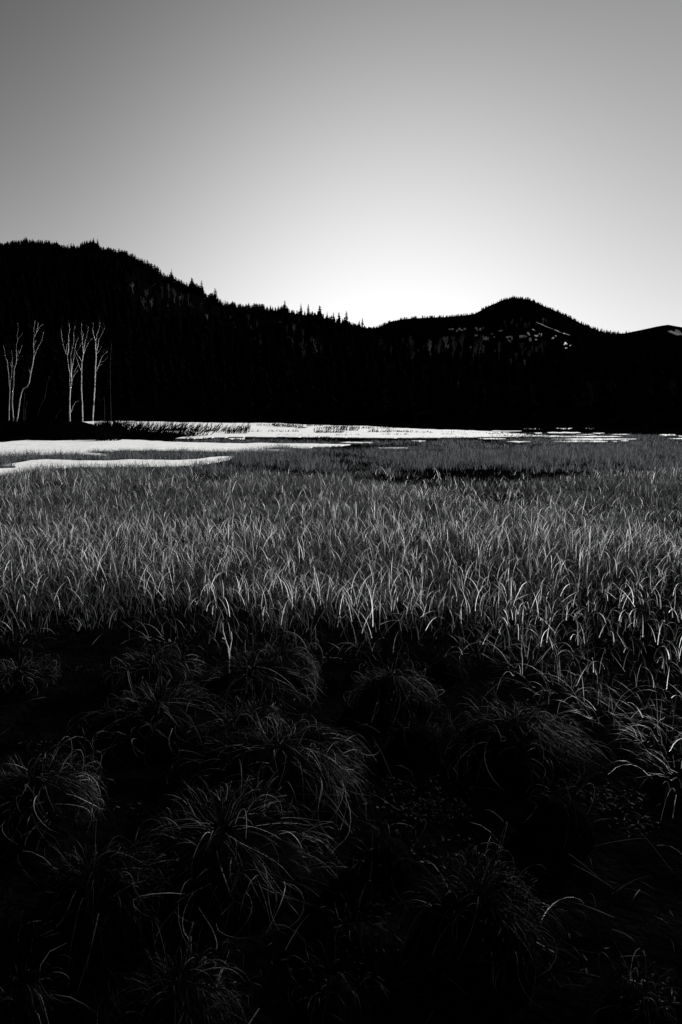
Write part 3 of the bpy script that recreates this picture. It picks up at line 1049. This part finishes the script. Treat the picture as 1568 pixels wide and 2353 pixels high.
def field(name, y0, y1, dens, smax, Lr, wr, K, clump, mat, label, hmod=1.0, edge=False, leanfac=1.0, lim=None, straw=0.0, fat=1.5):
    area = smax * (y1 * y1 - y0 * y0)
    n = int(area * dens)
    nc = max(1, n // clump)
    # clump centres, uniform over the wedge
    yc = np.sqrt(rng.uniform(y0 * y0, y1 * y1, nc)); sc_ = rng.uniform(-smax, smax, nc)
    xc = sc_ * yc
    ci = rng.integers(0, nc, n)
    rad = .05 + .012 * clump ** .5
    ox = rng.normal(0, rad, n); oy = rng.normal(0, rad, n)
    x = xc[ci] + ox; y = yc[ci] + oy
    z = gz(x, y)
    keep = np.ones(n, bool)
    if edge:
        e = np.interp(x / np.maximum(y, .5), edge_s, edge_y) + (vnoise(x * 1.6, y * 1.6, 9) - .5) * .7 + (vnoise(x * 6, y * 6, 19) - .5) * .35
        prob = np.clip((y - e + .25) / 1.5, 0, 1) ** 1.1
        keep &= rng.random(n) < prob
    px = project(np.stack([x, y, z], -1))
    keep &= rng.random(n) < thin_mask(px)
    if lim is not None:
        keep &= lim(x, y, px)
    patch = vnoise(x * .35 + 3, y * .22, 5) * .6 + vnoise(x * 1.1, y * .8, 6) * .4
    strip = (px[:, 1] > 1036) & (px[:, 1] < 1062) & (px[:, 0] < 660)
    keep &= rng.random(n) < np.where(strip, 1, np.clip((patch - .15) * 3.0, .08, 1))
    i = np.where(keep)[0]
    x, y, z, ox, oy, patch, ci = x[i], y[i], z[i], ox[i], oy[i], patch[i], ci[i]
    n = len(x)
    out = np.arctan2(oy, ox)
    phi = np.where(rng.random(n) < .6, out + rng.normal(0, .7, n), rng.uniform(-np.pi, np.pi, n))
    cl = rng.uniform(.75, 1.2, nc)[ci]
    L = rng.uniform(Lr[0], Lr[1], n) * cl * (.40 + 1.05 * patch) * hmod
    strip = (px[i, 1] > 1036) & (px[i, 1] < 1062) & (px[i, 0] < 660)
    L = np.where(strip, np.maximum(L, .20), L)
    th0 = np.abs(rng.normal(.12, .22, n)) * leanfac
    kap = rng.gamma(2.2, .85, n) * leanfac
    stray = rng.random(n) < .24
    th0 = np.where(stray, rng.uniform(.4, 1.0, n), th0)
    w = rng.uniform(wr[0], wr[1], n)
    ed = np.interp(x / np.maximum(y, .5), edge_s, edge_y)
    is_straw = rng.random(n) < straw * np.clip((y - ed + .15) / 1.3, .12, 1) * np.clip(.2 + 1.7 * vnoise(x * .5 + 9, y * .4, 15), .2, 1.6)  # brighter straw blades, sparser toward the front edge
    w = np.where(is_straw, w * fat, w)
    L = np.where(is_straw, L * 1.12, L)
    V, Q = ribbons(np.stack([x, y, z - .02], -1), phi, L, th0, np.minimum(kap, 2.3), w, K, rng.normal(0, .9, n))
    V = V.reshape(-1, 3)
    V[:, 2] = np.maximum(V[:, 2], np.repeat(z, (K + 1) * 2) - .03)
    me = mesh_np(name, V, Q, mat, True)
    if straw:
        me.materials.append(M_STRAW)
        me.polygons.foreach_set('material_index', np.repeat(is_straw.astype(np.int32), K))
    o = link(name, me)
    tag(o, label, 'grass', kind='stuff')
    return n


def far_lim(x, y, px):
    # the growth ends along the shore; on the left the dark bank and shrubs take over
    shore = np.interp(px[:, 0], [-300, 0, 250, 420, 520, 1050, 1200, 1568, 1900], [1019, 1019, 1016, 1016, 1004, 1004, 995, 1003, 1006])
    return px[:, 1] > shore + rng.normal(0, .6, len(x))


counts = [
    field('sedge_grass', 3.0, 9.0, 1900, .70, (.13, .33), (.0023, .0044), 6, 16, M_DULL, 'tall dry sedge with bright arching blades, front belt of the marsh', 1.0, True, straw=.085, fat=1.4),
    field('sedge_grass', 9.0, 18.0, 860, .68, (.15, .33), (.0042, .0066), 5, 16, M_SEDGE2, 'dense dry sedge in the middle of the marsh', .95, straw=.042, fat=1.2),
    field('meadow_grass', 18.0, 32.0, 300, .68, (.22, .42), (.007, .011), 2, 12, M_MEADOW, 'grey meadow grass behind the sedge belt', .9, False, .8),
    field('meadow_grass', 32.0, 62.0, 110, .68, (.14, .30), (.012, .021), 2, 10, M_MEADOW, 'short grey grass of the far marsh up to the snow', .85, False, .8, far_lim),
]

# ------------------------------------------------------------------ tussocks in the foreground
def tussock(u, v, w_px, label, topz=.27, n=None, mat=None):
    dx, dy, dz = ray(u, v)
    t = (CAM_H - topz) / -dz
    c = np.array([dx * t, dy * t + .05])
    g = float(gz(c[0], c[1]))
    dist = t
    R = w_px * .5 * dist / F
    dome_h = topz - g - .06
    e = link('grass_tussock', None, None, (c[0], c[1], g))
    tag(e, label, 'tussock')
    # mound
    H = topz - g
    bm = bmesh.new()
    rings, seg = 6, 16
    vs = []
    for i in range(rings + 1):
        a = i / rings * math.pi / 2
        row = []
        for k in range(seg):
            an = 2 * math.pi * k / seg
            rr = R * .80 * math.cos(a) * (1 + .10 * math.sin(3 * an + u) + random.uniform(-.04, .04)) + .01
            row.append(bm.verts.new((math.cos(an) * rr, math.sin(an) * rr, math.sin(a) * H * .86 - .02)))
        vs.append(row)
    for i in range(rings):
        for k in range(seg):
            bm.faces.new((vs[i][k], vs[i][(k + 1) % seg], vs[i + 1][(k + 1) % seg], vs[i + 1][k]))
    bm.faces.new(vs[-1])
    me = bpy.data.meshes.new('mound'); bm.to_mesh(me); bm.free()
    me.materials.append(M_PEAT)
    link('mound', me, e)
    # leaves drape over the mound from its crown
    n = n or int(420 + 800 * min(R, .9))
    K = 8
    tt = np.linspace(0, 1, K + 1)[None, :]
    th_s = (rng.uniform(0, 1, n) ** .8 * 1.05)[:, None]
    dth = rng.uniform(.25, 1.0, n)[:, None]
    th = np.minimum(th_s + dth * tt, 1.62)
    lock = rng.uniform(-np.pi, np.pi, 26)                       # leaves hang in locks
    an = np.where(rng.random(n) < .6, lock[rng.integers(0, 26, n)] + rng.normal(0, .16, n), rng.uniform(-np.pi, np.pi, n))[:, None]
    az = an + rng.normal(0, .28, n)[:, None] * tt + rng.normal(0, .12, n)[:, None] * np.sin(tt * 3.1)
    lift = (rng.gamma(1.3, .022, n)[:, None]) * np.sin(np.minimum(tt * 1.15, 1) * np.pi) ** .7 + rng.uniform(0, .02, n)[:, None]
    flare = 1 + .34 * rng.random(n)[:, None] ** 2 * tt ** 2
    rad = (R * .92 * np.sin(th)) * flare + lift * np.sin(th)
    wob = 1 + .10 * np.sin(3 * az + u)
    X = np.cos(az) * rad * wob; Yy = np.sin(az) * rad * wob
    Zz = np.maximum(H * .92 * np.cos(th) + lift * np.cos(th) + lift * .3, .006)
    P = np.stack([X, Yy, Zz], -1)
    T_ = np.gradient(P, axis=1)
    nrm_ = np.stack([np.sin(th) * np.cos(az) / R, np.sin(th) * np.sin(az) / R, np.cos(th) / H], -1) + rng.normal(0, .9, (n, 1, 3))
    sd_ = np.cross(T_, nrm_); sd_ /= np.linalg.norm(sd_, axis=-1, keepdims=True) + 1e-9
    w = rng.uniform(.0014, .0032, n)[:, None] * np.clip(1 - tt ** 2.5, .08, 1) * .5
    V = np.stack([P - sd_ * w[..., None], P + sd_ * w[..., None]], 2).reshape(-1, 3)
    b = (np.arange(n) * (K + 1) * 2)[:, None] + (np.arange(K) * 2)[None, :]
    Q = np.stack([b, b + 1, b + 3, b + 2], -1).reshape(-1, 4)
    # a few short unruly leaves on the crown
    n2 = n // 9
    q = np.sqrt(rng.random(n2)) * .55; a2 = rng.uniform(-np.pi, np.pi, n2)
    b2 = np.stack([np.cos(a2) * q * R, np.sin(a2) * q * R, H * .88 * np.sqrt(1 - q * q)], -1)
    V2, Q2 = ribbons(b2, a2 + rng.normal(0, .9, n2), rng.uniform(.05, .16, n2) * (.6 + R), rng.uniform(.1, 1.1, n2), rng.uniform(.5, 2.4, n2), rng.uniform(.0014, .0028, n2), 6, rng.normal(0, .8, n2), 1.4)
    Q = np.concatenate([Q, Q2 + len(V)]); V = np.concatenate([V, V2.reshape(-1, 3)])
    o = link('blade', mesh_np('blade', V, Q, mat or M_TUSSOCK, True), e)
    o['kind'] = 'stuff'
    return e


TUS = [(345, 1520, 190, 'small drooping tussock at the left just in front of the tall sedge'), (575, 1540, 260, 'wide low tussock under the thin pale stalk'), (645, 1505, 160, 'small tussock with a bent straw at the edge of the tall sedge'),
       (900, 1558, 170, 'neat domed tussock in the centre near the sedge edge'), (35, 1548, 150, 'tussock cut by the left edge, level with the pale stalk'), (1010, 1508, 130, 'faint flat tussock right of centre at the sedge edge'),
       (355, 1622, 280, 'wide shaggy tussock left of centre in the third row'), (575, 1648, 130, 'small sparse tussock right of the wide shaggy one'), (1190, 1660, 290, 'large arching tussock on the right, alone on dark ground'),
       (640, 1722, 370, 'big dome tussock in the middle of the foreground'), (60, 1800, 270, 'spreading tussock at the left edge below mid foreground'), (1290, 1830, 170, 'thin combed-over tussock on the right below the large arching one'),
       (505, 1915, 430, 'largest tussock, shaggy and bright topped, lower left'), (200, 2020, 300, 'trailing tussock running down left from the largest one'), (1110, 2065, 300, 'tussock with a few tall bright blades, lower right'),
       (395, 2288, 260, 'tussock cut by the bottom edge with one bright blade'), (760, 2265, 140, 'small scruffy tussock near the bottom centre'), (440, 1478, 120, 'faint tussock at the sedge edge left of the pale stalk'),
       (960, 1672, 120, 'ragged low tussock between the centre dome and the large arching one'), (25, 2290, 130, 'dim tussock in the bottom left corner'), (880, 1925, 160, 'dim flattened tussock right of the largest one'),
       (10, 1480, 100, 'dim tussock high at the left edge'), (1490, 2290, 150, 'barely visible tussock in the bottom right corner'), (810, 2140, 150, 'dim sparse tussock right below the largest one'),
       (880, 1492, 100, 'small dark tussock at the centre of the sedge edge')]
DIM = {1010, 440, 25, 880, 10, 1490, 810, 960, 1290, 760}
for u, v, w, lab in TUS:
    tussock(u, v, w * 1.18, lab, .155 if w > 150 else .10, None if u not in DIM else 150, M_TUSSOCK_SHADED if u in DIM or v > 2000 else None)

# arching clumps at the front right edge of the sedge
def sedge_clump(u, v, L, n, label, lean=1.0):
    p = ground_pt(u, v)
    r0 = .17
    an = rng.uniform(-np.pi, np.pi, n); q = np.sqrt(rng.random(n)) * r0
    base = np.stack([np.cos(an) * q, np.sin(an) * q, np.full(n, -.02)], -1)
    V, Q = ribbons(base, an + rng.normal(0, .4, n), rng.uniform(.35, 1.0, n) * L * .68, rng.uniform(.05, .9, n) * lean, rng.uniform(1.6, 3.2, n), rng.uniform(.0020, .0040, n), 9, rng.normal(0, .7, n), 1.3)
    V = V.reshape(-1, 3); V[:, 2] = np.maximum(V[:, 2], .01)
    o = link('sedge_clump', mesh_np('sedge_clump', V, Q, M_SEDGE, True), None, p)
    tag(o, label, 'sedge')


for a in [(1200, 1535, .75, 46, 'arching sedge clump standing out at the corner where the tall sedge bends right'), (1290, 1590, .7, 46, 'sprawling sedge clump right of the corner clump'), (1390, 1640, .75, 60, 'thick arching sedge clump at the right, third from the corner'),
          (1520, 1700, .75, 60, 'tall sedge clump near the right edge'), (1560, 1790, .7, 50, 'drooping sedge clump lowest on the right edge'), (1100, 1500, .6, 30, 'sparse sedge clump just left of the corner'),
          (740, 1505, .55, 26, 'sparse splayed sedge clump at the centre of the sedge edge'), (390, 1470, .55, 26, 'splayed sedge clump at the left of the sedge edge'), (60, 1460, .55, 26, 'splayed sedge clump at the far left of the sedge edge'),
          (1120, 2120, .34, 22, 'few bright upright blades rising from the lower right tussock')]:
    sedge_clump(*a)

# the thin pale stalk
def stalk():
    base = ground_pt(527, 1560)
    y = base[1]
    def w(u, v, dy=0):
        dx, dy_, dz = ray(u, v)
        return Vector((dx / dy_ * (y + dy), y + dy, CAM_H + dz / dy_ * (y + dy))) - Vector(base)
    e = link('dead_stalk', None, None, base)
    tag(e, 'thin pale dead stalk with forked tip standing in front of the sedge', 'stalk')
    a = MB(); a.tube([Vector((0, 0, -.03)), w(527, 1530), w(528, 1495, .01), w(520, 1475, .02), w(513, 1450, .03), w(512, 1432, .03)], [.004, .0038, .0034, .003, .0025, .0018], 6)
    link('stem', a.mesh('stem', M_STALK, True), e)
    for pts in ([(528, 1497, .01), (533, 1470, .02), (532, 1452, .03)], [(518, 1470, .02), (511, 1466, .03)], [(527, 1512, 0), (524, 1490, -.02)]):
        b = MB(); b.tube([w(*p) for p in pts], [.003, .0025, .0015][:len(pts)], 5)
        link('side_stem', b.mesh('side_stem', M_STALK, True), e)


stalk()

# fallen leaves and scraps glinting on the wet ground
def litter():
    n_tot = []
    for u, v, a, b, n in [(960, 1830, 130, 50, 420), (1000, 1870, 90, 30, 160), (1420, 1835, 70, 35, 160), (1160, 1572, 40, 9, 70), (195, 1535, 45, 10, 60), (195, 1445, 40, 6, 50), (100, 1715, 60, 12, 60), (1460, 1900, 60, 30, 70),
                          (1500, 2300, 60, 60, 80), (1050, 1960, 120, 40, 120), (770, 1690, 200, 60, 90), (300, 1860, 60, 20, 40), (800, 1640, 400, 90, 120), (900, 2200, 500, 120, 160)]:
        for k in range(n):
            r = math.sqrt(random.random()); t = random.uniform(0, 6.28)
            n_tot.append(ground_pt(u + a * r * math.cos(t), v + b * r * math.sin(t)))
    B = np.array(n_tot); N = len(B)
    B[:, 2] = gz(B[:, 0], B[:, 1]) + .006
    V, Q = ribbons(B, rng.uniform(-np.pi, np.pi, N), rng.uniform(.008, .028, N), rng.uniform(1.0, 1.7, N), rng.uniform(-.5, .9, N), rng.uniform(.003, .008, N), 3, rng.normal(0, .5, N))
    V = V.reshape(-1, 3); V[:, 2] = np.maximum(V[:, 2], np.repeat(B[:, 2], 8) - .004)
    o = link('leaf_litter', mesh_np('leaf_litter', V, Q, M_LITTER))
    tag(o, 'scraps of dead leaves glinting on the wet dark ground', 'leaf litter', kind='stuff')


litter()
# loose straws lying about between the tussocks
N = 420
U = rng.uniform(-40, 1600, N); Vv = rng.uniform(1470, 2340, N)
B = np.array([ground_pt(a, b) for a, b in zip(U, Vv)]); B[:, 2] += .01
V, Q = ribbons(B, rng.uniform(-np.pi, np.pi, N), rng.uniform(.06, .22, N), rng.uniform(.5, 1.5, N), rng.uniform(.2, 1.3, N), rng.uniform(.0025, .004, N), 4, rng.normal(0, .6, N))
V = V.reshape(-1, 3); V[:, 2] = np.maximum(V[:, 2], np.repeat(B[:, 2], 10))
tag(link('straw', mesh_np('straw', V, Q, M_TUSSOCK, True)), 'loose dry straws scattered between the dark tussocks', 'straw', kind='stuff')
print('BLADES', counts)
